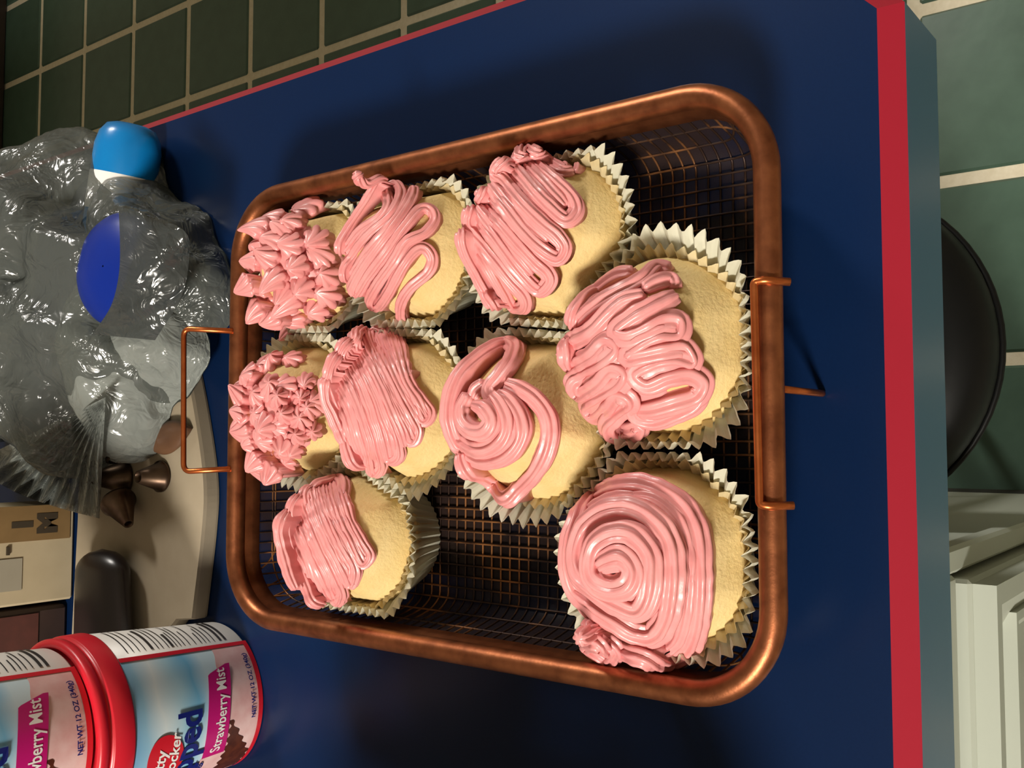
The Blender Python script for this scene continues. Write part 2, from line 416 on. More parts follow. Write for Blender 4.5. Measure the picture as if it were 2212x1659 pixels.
def cake(k, parent):
    rnd = random.Random(k*7); cx, cy, R = CUPS[k]; n = 96; Rc = cake_R(k); V = []; Fc = []
    prof = [(.0185, BASE+.0006), (.0195, BASE+.004)]+[(.0195+(Rc-.0195)*t, BASE+.004+(CE-.004-BASE-.001)*t) for t in (.25, .5, .75, .93)]
    dom = [(math.sqrt(1-t)*Rc if False else Rc*(1-t), None) for t in np.linspace(0, .985, 34)]
    rings = []
    off = Vector((k*3.1, k*1.7, 0))
    for r, z in prof+dom:
        ring = []
        for i in range(n):
            a = 2*math.pi*i/n; lim = limit_r(k, a, .04)*.86
            f = min(1.0, lim/Rc); rr = r*f if r > .5*Rc else r*(1-(1-f)*(r/(.5*Rc)))
            x, y = rr*math.cos(a), rr*math.sin(a)
            if z is None:
                rho = r/Rc; zz = CE+CD*(1-rho**2.7)
                if rho > .93: zz -= ((rho-.93)/.07)**2*.0012
                nv = noise.fractal(Vector((x*120, y*120, 0))+off, .8, 2.0, 3)
                zz += nv*.0008*(1-rho**4)+.0012*noise.noise(Vector((x*35, y*35, 5))+off)*(1-rho**3)
                cr = noise.noise(Vector((x*420, y*420, 9))+off)
                zz += cr*.00025
            else: zz = z
            ring.append((x, y, zz))
        rings.append(ring)
    for rg in rings: V += rg
    for l in range(len(rings)-1):
        for i in range(n): Fc.append((l*n+i, l*n+(i+1) % n, (l+1)*n+(i+1) % n, (l+1)*n+i))
    Fc.append(tuple(range(n-1, -1, -1))); V.append((0, 0, V[-1][2])); q0 = (len(rings)-1)*n
    for i in range(n): Fc.append((q0+i, q0+(i+1) % n, len(V)-1))
    return mesh_obj('cake', V, Fc, M['cake'], parent, True)

def normal_at(k, p):
    e = .001; gx = (dome(k, p[0]+e, p[1])-dome(k, p[0]-e, p[1]))/(2*e); gy = (dome(k, p[0], p[1]+e)-dome(k, p[0], p[1]-e))/(2*e)
    n = np.array([-gx, -gy, 1.0]); n /= np.linalg.norm(n); n = .6*n+np.array([0, 0, .4]); return n/np.linalg.norm(n)
def stroke(mb, k, pix, r, off=.0014, off_end=None, flutes=7, depth=.22, squash=.9, taper0=.6, taper1=.6, tw=0., step=.0007, rough=.10):
    P = [on_dome(k, x, y, off if off_end is None else off+(off_end-off)*i/max(1, len(pix)-1)) for i, (x, y) in enumerate(pix)]
    Q = catmull(P, step); m = len(Q); nseg = flutes*6
    V = []; Fc = []; c0 = np.array([CUPS[k][0], CUPS[k][1], 0])
    L = np.cumsum([0]+[np.linalg.norm(Q[i+1]-Q[i]) for i in range(m-1)]); tot = L[-1]
    ring_ang = np.arange(nseg)/nseg*2*math.pi
    for i in range(m):
        t = Q[min(i+1, m-1)]-Q[max(i-1, 0)]; t /= np.linalg.norm(t)+1e-12
        nn = normal_at(k, Q[i]); s_ = np.cross(t, nn); s_ /= np.linalg.norm(s_)+1e-12; nn = np.cross(s_, t)
        e0, e1 = L[i], tot-L[i]
        tp = min(1.0, taper0+(1-taper0)*math.sqrt(min(1, e0/(2*r))), taper1+(1-taper1)*math.sqrt(min(1, e1/(2*r))))
        if i == 0 or i == m-1: tp *= .35
        wv = 1+rough*noise.noise(Vector(Q[i]*260)); rr = r*tp*wv
        fl = 1.06-depth*2.2*(1-np.abs(np.cos(flutes/2*(ring_ang+tw*L[i]/r)+math.pi*.25))**.75)
        for a, f_ in zip(ring_ang, fl):
            w = Q[i]+rr*f_*(math.cos(a)*s_+squash*math.sin(a)*nn)
            if math.sin(a) < -.35:      # the underside sags down onto the cake
                dz = dome(k, w[0], w[1])-.0004
                if w[2] > dz > w[2]-.012: w[2] = dz
            V.append(w-c0)
    for i in range(m-1):
        for q in range(nseg): Fc.append((i*nseg+q, i*nseg+(q+1) % nseg, (i+1)*nseg+(q+1) % nseg, (i+1)*nseg+q))
    Fc.append(tuple(range(nseg-1, -1, -1))); Fc.append(tuple((m-1)*nseg+q for q in range(nseg)))
    mb.add(V, Fc)
def pad(mb, k, px, py, rad, off=.0008):
    # thin spread of frosting under the piped shapes, following the dome
    c0 = np.array([CUPS[k][0], CUPS[k][1], 0]); cen = on_dome(k, px, py, 0.); n = 48; V = []; Fc = []
    rg = ((1.0, -.003), (1.0, -.0002), (.95, .0005), (.75, .0008), (.5, .0008), (.25, .0008), (.02, .0008))
    for f_, dz in rg:
        for i in range(n):
            a = 2*math.pi*i/n; rr = rad*f_*(1+.08*math.sin(3*a+k)+.05*math.sin(7*a)); x, y = cen[0]+rr*math.cos(a), cen[1]+rr*math.sin(a)
            dx, dy = x-c0[0], y-c0[1]; d = math.hypot(dx, dy); mxr = cake_R(k)*.93
            if d > mxr: x, y = c0[0]+dx/d*mxr, c0[1]+dy/d*mxr
            V.append((x-c0[0], y-c0[1], dome(k, x, y)+off+dz))
    for l in range(len(rg)-1):
        for i in range(n): Fc.append((l*n+i, l*n+(i+1) % n, (l+1)*n+(i+1) % n, (l+1)*n+i))
    Fc.append(tuple((len(rg)-1)*n+i for i in range(n)))
    mb.add(V, Fc)
def star(k, px, py, r, h, lean, curl, flutes, seed, off=0.):
    rnd = random.Random(seed); base = on_dome(k, px, py, .0006+off); nn = normal_at(k, base); c0 = np.array([CUPS[k][0], CUPS[k][1], 0])
    ns = flutes*6; mb = MB(); V = []; Fc = []; lay = 16; ph = rnd.random()*6; ld = np.array([math.cos(lean), math.sin(lean), 0.]); tw = rnd.uniform(-.7, .7)
    ax = np.cross(nn, (0, 1., 0)); ax /= np.linalg.norm(ax); ay = np.cross(nn, ax)
    for l in range(lay+1):
        t = l/lay
        rr = r*(.80+.7*t if t < .28 else .966*(1-((t-.28)/.72))**.62+.03)
        pos = base+nn*(t*h-.0012)+ld*(curl*t**2.4*h)
        for i in range(ns):
            a = 2*math.pi*i/ns+ph+tw*t*1.2; f_ = 1.05-.42*(1-abs(math.cos(flutes/2*(a-ph-tw*t*1.2)))**.8)*min(1, t*4+.3)
            w = pos+rr*f_*(math.cos(a)*ax+math.sin(a)*ay)
            if l == 0: w[2] = min(w[2], max(dome(k, w[0], w[1])-.0006, w[2]-.012))
            V.append(w-c0)
    for l in range(lay):
        for i in range(ns): Fc.append((l*ns+i, l*ns+(i+1) % ns, (l+1)*ns+(i+1) % ns, (l+1)*ns+i))
    Fc.append(tuple(range(ns-1, -1, -1))); Fc.append(tuple(lay*ns+i for i in range(ns)))
    return mb.add(V, Fc)
def cr(ox, oy, s, pts): return [(ox+x/s, oy+y/s) for x, y in pts]

LAB = {
 1: 'cupcake with spiky pink star frosting in the tray corner nearest the blue bottle',
 2: 'cupcake with wavy zigzag pink frosting ending in a curled tip, between spiky and ribbed cupcakes',
 3: 'cupcake with dense ribbed zigzag pink frosting beside the empty dark mesh corner',
 4: 'large cupcake with short wavy pink frosting loops beside the folded tray handle',
 5: 'large cupcake with a full round pink frosting swirl in the tray corner',
 6: 'cupcake with a loose pink swirl and one open frosting loop, in the tray middle',
 7: 'cupcake with fine straight ridged pink frosting and a tiny loop on its edge',
 8: 'cupcake with ruffled pink frosting blobs beside the raised wire tray handle',
 9: 'cupcake with smeared streaky pink frosting standing nearest the frosting tubs'}
CK = {}
for k, (cx, cy, R) in CUPS.items():
    e = empty('cupcake', (cx, cy, 0)); tag(e, LAB[k], 'cupcake', 'cupcakes on the copper tray'); CK[k] = e
    liner(k, 'outer_liner', R+.0022, .0215, RIMZ, .0017, 46, M['paper'], e, 1.0, k*11)
    liner(k, 'inner_liner', R*.905, .0208, RIMZ-.0030, .0012, 46, M['paper_in'], e, .945, k*11+5, 1.05)
    cake(k, e)

# piped frosting, traced stroke by stroke
mb = MB()
stroke(mb, 2, cr(700, 320, 4.147, [(500,265),(380,470),(230,700),(135,880),(190,910),(330,740),(480,640),(570,520),(560,390),(640,330),(690,420),(600,590),(390,770),(250,960),(170,1130),(240,1150),(420,900),(600,700),(740,500),(800,380),(790,450),(650,650),(500,850),(350,1060),(250,1250),(300,1290),(390,1150),(540,950),(720,700),(860,550),(960,560),(990,650),(900,760),(740,840),(620,1020),(480,1220),(410,1370),(480,1420),(570,1300),(700,1060),(820,910),(910,900),(970,990),(930,1110),(770,1250),(690,1400),(700,1570)]), .0024, .0020, flutes=6, depth=.24)
stroke(mb, 2, cr(700, 320, 4.147, [(560,300),(480,280),(390,320),(330,300),(290,250),(320,235),(335,262)]), .0022, .0030, .006, flutes=6, taper1=.06)
stroke(mb, 2, cr(700, 320, 4.147, [(480,380),(380,560),(250,760),(210,850)]), .0026, .0008, flutes=6, depth=.24)
mb.build('frosting', M['pink'], CK[2], True)

mb = MB()
stroke(mb, 3, cr(970, 270, 3.6875, [(990,370),(900,370),(800,310),(700,235),(610,190),(560,260),(660,310),(780,400),(880,490),(980,590),(1010,690),(930,760),(820,680),(700,560),(590,430),(500,340),(420,310),(380,390),(470,500),(600,650),(740,790),(860,890),(915,980),(860,1060),(720,980),(580,840),(440,660),(340,560),(260,560),(300,660),(420,790),(560,950),(690,1090),(780,1170),(800,1240),(720,1310),(600,1210),(470,1050),(350,890),(240,740),(165,700),(170,820),(270,970),(390,1120),(500,1250),(600,1360),(600,1440),(520,1440),(440,1330),(320,1130),(210,970),(110,880),(125,990),(210,1160),(290,1320),(340,1420),(430,1390)]), .0030, .0018, flutes=8, depth=.22)
stroke(mb, 3, cr(970, 270, 3.6875, [(600,330),(720,440),(830,560),(930,660)]), .0030, .0008, flutes=7)
stroke(mb, 3, cr(970, 270, 3.6875, [(330,480),(470,650),(620,810),(780,950)]), .0030, .0008, flutes=7)
stroke(mb, 3, cr(970, 270, 3.6875, [(220,660),(360,850),(520,1040),(660,1200)]), .0030, .0008, flutes=7)
stroke(mb, 3, cr(970, 270, 3.6875, [(930,360),(920,310),(905,290)]), .0016, .002, .0045, flutes=5, taper1=.1)
stroke(mb, 3, cr(970, 270, 3.6875, [(1000,380),(1020,340),(1015,300)]), .0014, .002, .004, flutes=5, taper1=.1)
mb.build('frosting', M['pink'], CK[3], True)

mb = MB()
pad(mb, 4, 1335, 765, .0175)
stroke(mb, 4, cr(1200, 480, 3.191, [(540,350),(430,380),(300,470),(180,570),(115,660),(150,720)]), .0036, .0014)
stroke(mb, 4, cr(1200, 480, 3.191, [(800,330),(700,320),(620,390),(520,450),(380,520),(250,610),(150,710)]), .0034, .0018)
stroke(mb, 4, cr(1200, 480, 3.191, [(620,510),(480,550),(370,640),(250,760),(120,830),(70,910),(130,980),(260,920),(360,830),(430,880),(340,970),(200,1040),(125,1110),(180,1170),(300,1100),(390,1010),(480,1040),(440,1120),(320,1190),(225,1260),(290,1325),(380,1250),(440,1180),(520,1230),(430,1310),(360,1390),(400,1460),(520,1460),(580,1400),(490,1420)]), .0038, .0022, .0030, flutes=6, depth=.24)
stroke(mb, 4, cr(1200, 480, 3.191, [(840,510),(740,560),(640,610),(520,680),(430,760),(510,800),(640,750),(760,690),(850,700),(840,780),(720,790),(600,850),(500,930),(620,910),(760,880),(880,870),(930,960),(820,940),(680,970),(560,1040),(640,1110),(780,1060),(920,1040),(1010,1100),(970,1190),(820,1240),(680,1280),(560,1290)]), .0040, .0024, .0024, flutes=6, depth=.24)
stroke(mb, 4, cr(1200, 480, 3.191, [(1030,1130),(960,1250),(810,1330),(680,1370),(560,1330),(500,1210),(470,1090)]), .0034, .0016, flutes=6)
stroke(mb, 4, cr(1200, 480, 3.191, [(820,450),(800,400),(700,420),(600,470)]), .0032, .0020, flutes=6)
mb.build('frosting', M['pink'], CK[4], True)

mb = MB()
C5 = lambda pts: cr(1190, 960, 3.19, pts)
stroke(mb, 5, C5([(240,1290),(350,1270),(500,1390),(650,1460),(800,1475),(930,1400),(990,1280),(1015,1080),(1020,850),(1005,640),(940,480),(820,370),(650,300),(480,300),(320,370),(205,500),(145,680),(135,850),(190,1010),(300,1110),(450,1210),(600,1290),(720,1300),(800,1190),(835,1000),(840,800),(800,640),(680,510),(520,450),(350,490),(235,600),(190,760),(220,900),(330,1000),(480,1090),(600,1130),(665,1050),(690,900),(680,760),(570,640),(440,630),(330,700),(290,830),(320,930),(430,990),(540,960),(570,860),(500,780),(400,800),(330,840)]), .0046, .0014, .0075, flutes=8, depth=.22)
stroke(mb, 5, C5([(560,370),(720,410),(850,520),(925,700),(935,900),(915,1150),(860,1330),(740,1390),(600,1360),(470,1290),(330,1190),(220,1100)]), .0040, .0012, flutes=8, depth=.22)
stroke(mb, 5, C5([(250,520),(340,430),(480,380),(600,370)]), .0036, .0014, flutes=8)
stroke(mb, 5, C5([(760,640),(780,800),(770,1000),(740,1150)]), .0030, .0010, flutes=7)
stroke(mb, 5, C5([(190,1345),(280,1300),(370,1335),(450,1400),(410,1470),(330,1440),(250,1380),(330,1370),(400,1420)]), .0034, .0018, .0030, flutes=7)
mb.build('frosting', M['pink'], CK[5], True)

mb = MB()
C6 = lambda pts: cr(940, 690, 3.687, pts)
stroke(mb, 6, C6([(205,1070),(215,1150),(260,1215),(370,1240),(480,1330),(570,1430),(690,1330),(800,1210),(880,1060),(915,900),(890,760),(800,640),(680,560),(560,510)]), .0034, .0014, flutes=7, depth=.22)
stroke(mb, 6, C6([(590,1470),(560,1390),(620,1370)]), .0036, .0010)
stroke(mb, 6, C6([(480,660),(440,560),(530,440),(610,330),(635,240),(570,200),(440,240),(300,340),(190,450),(130,580),(105,720),(120,850),(210,1030),(370,1115),(520,1100),(630,1020),(685,900),(660,760),(580,650),(490,600)]), .0036, .0022, flutes=7, depth=.22)
stroke(mb, 6, C6([(260,480),(190,600),(165,720),(190,850),(230,960),(340,1030),(460,1010),(550,920),(570,800),(520,680),(450,600)]), .0036, .0034, flutes=7, depth=.22)
stroke(mb, 6, C6([(270,590),(220,700),(230,820),(300,890),(400,890),(450,810),(400,720),(330,690),(290,680)]), .0034, .0046, .0070, flutes=7, depth=.17, taper1=.25)
stroke(mb, 6, C6([(400,500),(330,560),(290,640)]), .0032, .0026, flutes=7)
mb.build('frosting', M['pink'], CK[6], True)

mb = MB()
C7 = lambda pts: cr(690, 690, 4.147, pts)
S7 = [[(690,150),(730,290),(750,420),(790,560),(880,700),(975,830)],[(590,120),(640,260),(690,410),(760,600),(860,760),(925,900)],[(470,140),(500,270),(570,420),(650,580),(740,760),(820,900),(870,1000)],[(380,120),(420,250),(500,420),(590,600),(680,800),(760,960),(820,1080)],[(310,170),(370,330),(450,500),(540,680),(610,860),(680,1040),(710,1200)],[(250,220),(310,380),(400,560),(480,740),(540,930),(590,1100),(630,1240)],[(190,290),(240,440),(330,610),(400,780),(460,960),(510,1120),(555,1300)],[(150,350),(190,520),(270,680),(340,850),(390,1020),(440,1180),(480,1350)],[(90,470),(150,620),(220,780),(280,950),(330,1110),(400,1270)],[(60,560),(110,710),(170,870),(220,1030),(250,1180),(300,1290)],[(60,710),(120,850),(180,1000),(225,1120)]]
path = []
for i, s_ in enumerate(S7): path += s_ if i % 2 == 0 else s_[::-1]
stroke(mb, 7, C7(path), .0031, .0012, flutes=9, depth=.2, rough=.2)
for i, s_ in enumerate(S7[:-1]):
    mid = [((a[0]+b_[0])/2, (a[1]+b_[1])/2) for a, b_ in zip(s_, S7[i+1][:len(s_)])]
    stroke(mb, 7, C7(mid), .0026, .0016 if i % 3 else .0026, flutes=7, depth=.2, rough=.25)
stroke(mb, 7, C7([(730,560),(725,500),(770,465),(820,470),(790,505),(740,520)]), .0010, .0022, .0050, flutes=5)
mb.build('frosting', M['pink'], CK[7], True)

mb = MB()
C9 = lambda pts: cr(580, 990, 4.609, pts)
S9 = [[(700,230),(740,400),(800,600),(900,800),(1000,960)],[(620,260),(660,450),(730,650),(830,850),(930,1040)],[(530,300),(560,470),(640,680),(740,880),(850,1090)],[(430,330),(480,520),(560,720),(650,920),(760,1130),(820,1240)],[(360,360),(400,560),(470,760),(560,960),(660,1170),(730,1320)],[(290,410),(320,600),(390,800),(470,1000),(570,1200),(680,1410)],[(220,490),(250,680),(310,870),(390,1060),(470,1250),(530,1410)],[(180,560),(180,740),(230,930),(310,1120),(390,1300),(440,1420)],[(110,680),(130,850),(170,1010),(220,1180),(280,1310)]]
path = []
for i, s_ in enumerate(S9): path += s_ if i % 2 == 0 else s_[::-1]
stroke(mb, 9, C9(path), .0030, .0010, flutes=9, depth=.2, rough=.25)
for i, s_ in enumerate(S9[:-1]):
    mid = [((a[0]+b_[0])/2, (a[1]+b_[1])/2) for a, b_ in zip(s_, S9[i+1][:len(s_)])]
    stroke(mb, 9, C9(mid), .0028, .0010, flutes=8, depth=.2, rough=.3)
stroke(mb, 9, C9([(740,400),(740,260),(690,220),(580,250),(480,275),(440,310),(460,345),(500,340)]), .0032, .0016, .0052, flutes=6, taper1=.15)
mb.build('frosting', M['pink'], CK[9], True)

# star blobs on two cupcakes, each one its own part
P1 = [(790,330,1.5),(500,430,1.1),(370,520,1.1),(640,480,1.1),(860,630,1.2),(470,660,1.1),(300,720,1.),(650,690,1.1),(910,820,1.1),(450,820,1.1),(690,890,1.1),(260,860,1.),(950,1000,1.2),(510,1010,1.1),(740,1110,1.2),(220,1080,1.1),(350,1150,1.),(960,1180,1.3),(470,1270,1.2),(640,1230,1.1),(340,1320,1.1),(860,1330,1.2),(480,1420,1.1),(690,1400,1.2),(650,1490,1.),(560,560,1.),(570,1140,1.)]
for i, (x, y, s_) in enumerate(P1):
    rnd = random.Random(i*13+1)
    px, py = 480+(x+40+max(0, x-450)*.12)/4.61, 380+y/4.61
    star(1, px, py, .0052*s_, .0068*s_*(.62 if x < 320 else 1.)*rnd.uniform(.85, 1.35), rnd.uniform(.2, 2.8), rnd.uniform(.3, 1.0), 6, i, .0006).build('frosting_star', M['pink'], CK[1], True)
P8 = [(620,340),(450,370),(330,390),(210,480),(140,690),(300,690),(420,600),(560,590),(730,540),(820,740),(500,700),(560,850),(750,800),(130,850),(200,930),(310,870),(390,950),(200,1030),(500,960),(780,1000),(660,1040),(360,1080),(220,1130),(520,1160),(620,1180),(400,1220),(290,1280),(560,1280),(440,1370),(330,1380),(680,680),(660,900),(220,590)]
for i, (x, y) in enumerate(P8):
    rnd = random.Random(i*17+3)
    px, py = 480+(x+30+max(0, x-450)*.12)/4.364, 700+y/4.364
    star(8, px, py, .0058*rnd.uniform(.8, 1.2), .0060*rnd.uniform(.75, 1.3), rnd.uniform(0, 6.28), rnd.uniform(0, .7), 7, i+100, .0006).build('frosting_star', M['pink'], CK[8], True)
mb = MB(); pad(mb, 1, 600, 565, .0185, -.0004); mb.build('frosting_base', M['pink'], CK[1], True)
mb = MB(); pad(mb, 8, 572, 895, .0170, -.0004); mb.build('frosting_base', M['pink'], CK[8], True)
#MORE
# ------------------------------------------------------------------ frosting tubs
from_text_cache = {}
def text_mesh(txt, size, bold=0., shear=0.):
    cu = bpy.data.curves.new('lettering', 'FONT'); cu.body = txt; cu.size = size; cu.offset = bold; cu.shear = shear; cu.resolution_u = 3
    cu.align_x = 'CENTER'; cu.align_y = 'CENTER'
    o = bpy.data.objects.new('lettering_tmp', cu); COL.objects.link(o)
    bpy.context.view_layer.update()
    dg = bpy.context.evaluated_depsgraph_get(); me = o.evaluated_get(dg).to_mesh()
    V = [tuple(v.co) for v in me.vertices]; Fc = [tuple(p.vertices) for p in me.polygons]
    o.evaluated_get(dg).to_mesh_clear(); bpy.data.objects.remove(o); bpy.data.curves.remove(cu)
    return V, Fc
HB, R0, R1 = .0758, .0380, .0425
def tub_r(z): return R0+(R1-R0)*min(max(z/HB, 0), 1)
def on_tub(th, z, lift):
    r = tub_r(z)+lift; a = math.radians(th); return (r*math.cos(a), r*math.sin(a), z)
def subdiv_cut(V, Fc, maxlen):
    return V, Fc
def wrap(V, Fc, th0, z0, lift, slope=0., arch=0.):
    # flat x,y drawing (metres) wrapped round the tub about angle th0 (x runs to the viewer's right)
    out = []
    for x, y, _ in V:
        out.append(on_tub(th0+math.degrees(x/.0405), z0+y+slope*x+arch*x*x, lift))
    return out, Fc
def patch(poly_fn, th_a, th_b, lift, n=40, m=6):
    # region between lower(th) and upper(th)
    V = []; Fc = []
    for i in range(n+1):
        th = th_a+(th_b-th_a)*i/n; lo, hi = poly_fn(th)
        for j in range(m+1): V.append(on_tub(th, lo+(hi-lo)*j/m, lift))
    for i in range(n):
        for j in range(m): Fc.append((i*(m+1)+j, (i+1)*(m+1)+j, (i+1)*(m+1)+j+1, i*(m+1)+j+1))
    return V, Fc
def sky_mat():
    m = bpy.data.materials.new('label_sky_print'); m.use_nodes = True; nt = m.node_tree; b = nt.nodes['Principled BSDF']; b.inputs['Roughness'].default_value = .35
    tc = nt.nodes.new('ShaderNodeTexCoord'); sp = nt.nodes.new('ShaderNodeSeparateXYZ'); nt.links.new(tc.outputs['Object'], sp.inputs[0])
    n = nt.nodes.new('ShaderNodeTexNoise'); n.inputs['Scale'].default_value = 28; nt.links.new(tc.outputs['Object'], n.inputs['Vector'])
    a = nt.nodes.new('ShaderNodeMath'); a.operation = 'MULTIPLY_ADD'; a.inputs[1].default_value = .018; nt.links.new(n.outputs['Fac'], a.inputs[0]); nt.links.new(sp.outputs['Z'], a.inputs[2])
    mr = nt.nodes.new('ShaderNodeMapRange'); mr.inputs['From Min'].default_value = .03; mr.inputs['From Max'].default_value = .088; nt.links.new(a.outputs[0], mr.inputs['Value'])
    rp = nt.nodes.new('ShaderNodeValToRGB'); E_ = rp.color_ramp.elements
    E_[0].position = 0.; E_[0].color = srgb(214, 234, 240); E_[1].position = 1.; E_[1].color = srgb(120, 172, 208)
    for p, c in ((.22, (206, 230, 240)), (.36, (120, 186, 222)), (.5, (176, 216, 232)), (.68, (222, 234, 236)), (.86, (150, 194, 218))):
        e = E_.new(p); e.color = srgb(*c)
    nt.links.new(mr.outputs[0], rp.inputs['Fac']); nt.links.new(rp.outputs['Color'], b.inputs['Base Color'])
    return m
M['sky'] = sky_mat()
M['lid_red'] = mat('red_plastic', srgb(206, 32, 48), .35, spec=.5)
M['print_red'] = mat('red_print', srgb(208, 30, 44), .35)
M['magenta'] = mat('magenta_print', srgb(196, 24, 116), .35)
M['print_white'] = mat('white_print', srgb(244, 240, 236), .4)
M['navy'] = mat('navy_print', srgb(22, 32, 112), .4)
M['panel_white'] = mat('panel_print', srgb(226, 222, 216), .4)
M['print_black'] = mat('black_print', srgb(48, 44, 44), .5)
M['label_pink'] = mat('printed_frosting', srgb(240, 206, 202), .4, col2=srgb(222, 166, 164), noise_scale=90, noise_amt=.2)
M['label_cake'] = mat('printed_cake', srgb(96, 46, 26), .4, col2=srgb(66, 28, 16), noise_scale=220, noise_amt=.3)
tub_meshes = []
def reg(name, V, Fc, m, smooth=True, par=None): tub_meshes.append((name, V, Fc, m, smooth, par))
mb = MB().lathe([(R0-.0035, .0012), (R0-.001, .0004), (R0, .002), (R1, HB), (R1-.001, HB)], 96); reg('tub_body', mb.v, mb.f, M['panel_white'])
mb = MB().lathe([(R1-.002, HB-.0004), (R1+.0007, HB), (R1+.0010, HB+.0008), (R1+.0010, HB+.0100), (R1+.0006, HB+.0106), (R1-.0006, HB+.0109), (R1-.0006, HB+.0122), (R1+.0004, HB+.0128), (R1+.0005, HB+.0160), (R1-.0004, HB+.0172), (R1-.003, HB+.0176), (R1-.004, HB+.0160), (0.001, HB+.0156)], 96); reg('lid', mb.v, mb.f, M['lid_red'])
BA = -38.0; BE = -212.0
reg('label_background', *patch(lambda th: (.0028, HB-.0003), BA-1, BE, .00025, 60, 14), M['sky'])
def pink_hi(th): return .030+.006*math.sin(math.radians(th*2.2+40))+.0016*math.sin(math.radians(th*11))-.012*max(0, (th+62)/24)*0
reg('frosting_picture', *patch(lambda th: (.0032, pink_hi(th)), BA-1.5, BE, .00040, 90, 6), M['label_pink'])
def cake_hi(th):
    t = (-95-th)/26; v = .0205-.010*0+.0008*math.sin(th*1.3)
    if th > -95: return .0034
    return min(.0225, .0215+.0010*math.sin(th*.9))
def cake_lo(th):
    # the frosting edge falls in steps towards the base
    t = max(0, min(1, (-95-th)/34.0)); return .0205-.0172*t+.0010*math.sin(th*.8)
reg('cake_picture', *patch(lambda th: (max(.0033, cake_lo(th)), cake_hi(th)), -95.2, -150, .00055, 60, 4), M['label_cake'])
reg('label_border', *patch(lambda th: (.0006, .0034), BA, BE, .0007, 60, 2), M['print_red'])
V1, F1 = patch(lambda th: (.0006, HB-.0002), BA-2.2, BA+1.2, .0007, 3, 12); reg('label_border', V1, F1, M['print_red'])
def ban(th):
    t = (-54-th)/64.0; c = .0243+.0045*t+.0022*math.sin(math.pi*t); hgt = .0068*min(1, max(.15, (t+.02)*9)); return c-.0068, c-.0068+hgt*2 if t < .11 else c+.0068
reg('banner', *patch(lambda th: ban(th), -54, -119, .0009, 50, 4), M['magenta'])
def txt(name, s_, size, th0, z0, m, bold=0., slope=0., arch=0., shear=0., lift=.0011, sx=1.):
    V, Fc = text_mesh(s_, size, bold, shear); V = [(x*sx, y, 0) for x, y, _ in V]
    V, Fc = wrap(V, Fc, th0, z0, lift, slope, arch); reg(name, V, Fc, m, False)
txt('banner_lettering', 'Strawberry Mist', .0084, -86.5, .0270, M['print_white'], .00012, slope=-.10, arch=-1.2, sx=.76)
txt('name_lettering', 'Whipped', .0192, -123, .0470, M['navy'], .00050, slope=-.06, sx=.84)
txt('script_lettering', 'Frosting', .0085, -142, .0385, M['navy'], .0001, shear=.4, slope=-.08)
txt('weight_lettering', 'NET WT 12 OZ (340g)', .0036, -73, .0068, M['navy'], .00008)
# red spoon shaped emblem with the maker's name
V = []; Fc = []
for q in range(9):
    f_ = q/8.
    for i in range(48):
        a = 2*math.pi*i/48; ex = .0155*math.cos(a)*f_; ey = .0098*math.sin(a)*f_*(1+.25*math.cos(a)); V.append((ex, ey+.12*ex, 0))
for q in range(8):
    for i in range(48): Fc.append((q*48+i, q*48+(i+1) % 48, (q+1)*48+(i+1) % 48, (q+1)*48+i))
V, Fc = wrap(V, Fc, -114, .0580, .0010); reg('emblem', V, Fc, M['print_red'])
txt('emblem_lettering', 'Betty', .0085, -115, .0612, M['print_white'], .00016, shear=.25, lift=.0013)
txt('emblem_lettering', 'Crocker', .0078, -112, .0540, M['print_white'], .00016, shear=.25, lift=.0013)
# nutrition panel: dark rules and rows of fine print
rr_ = random.Random(5)
mb1 = MB()
zz = .069
while zz > .010:
    hgt = rr_.choice([.0006, .0006, .0007, .0016]); w_ = rr_.uniform(12, 44)
    Vp, Fp = patch(lambda th: (zz-hgt, zz), BA+6, BA+6+w_, .0004, 14, 1); mb1.add(Vp, Fp); zz -= hgt+rr_.uniform(.0012, .0030)
reg('fine_print', mb1.v, mb1.f, M['print_black'])
tub_cache = {}
def make_tub(loc, rot, label):
    t = empty('frosting_tub', loc); t.rotation_euler = (0, 0, math.radians(rot)); tag(t, label, 'frosting tub', 'stacked frosting tubs')
    parts = []
    for idx, (nm, V, Fc, m, sm, par) in enumerate(tub_meshes):
        if idx not in tub_cache:
            o = mesh_obj(nm, V, Fc, m, t, sm); tub_cache[idx] = o
        else:
            o = tub_cache[idx].copy(); COL.objects.link(o); o.parent = t
    return t
make_tub((-.137, .459, 0.0), 0, 'strawberry frosting tub standing on the blue counter, lower of the two')
make_tub((-.136, .460, HB+.0172), 4, 'strawberry frosting tub standing on another tub at the picture edge, upper of the two')

# ------------------------------------------------------------------ pale cutting board
board_top = .0105
bp = catmull([(.055, .4840, 0), (.0146, .4700, 0), (-.022, .4610, 0), (-.050, .4618, 0), (-.0945, .4690, 0)], .004)
outl = [(p[0], p[1]) for p in bp][::-1]
outl = [(x, y) for x, y in outl if x > -.0945]
outl = [(-.0975, .4695)]+outl+[(.055, .59), (-.050, .592), (-.165, .598), (-.178, .59), (-.178, .506), (-.125, .504), (-.110, .496), (-.0995, .484)]
bd = MB(); n = len(outl); cxy = np.mean(outl, 0)
rings = [(.0006, .988), (.002, 1.), (board_top-.002, 1.), (board_top, .985)]
V = []
for z, f_ in rings:
    for p in outl: q = cxy+(np.array(p)-cxy)*f_; V.append((q[0]-cxy[0], q[1]-cxy[1], z))
Fc = [tuple(range(n)), tuple(range(3*n, 4*n))[::-1]]
for l in range(3):
    for i in range(n): Fc.append((l*n+i, (l+1)*n+i, (l+1)*n+(i+1) % n, l*n+(i+1) % n))
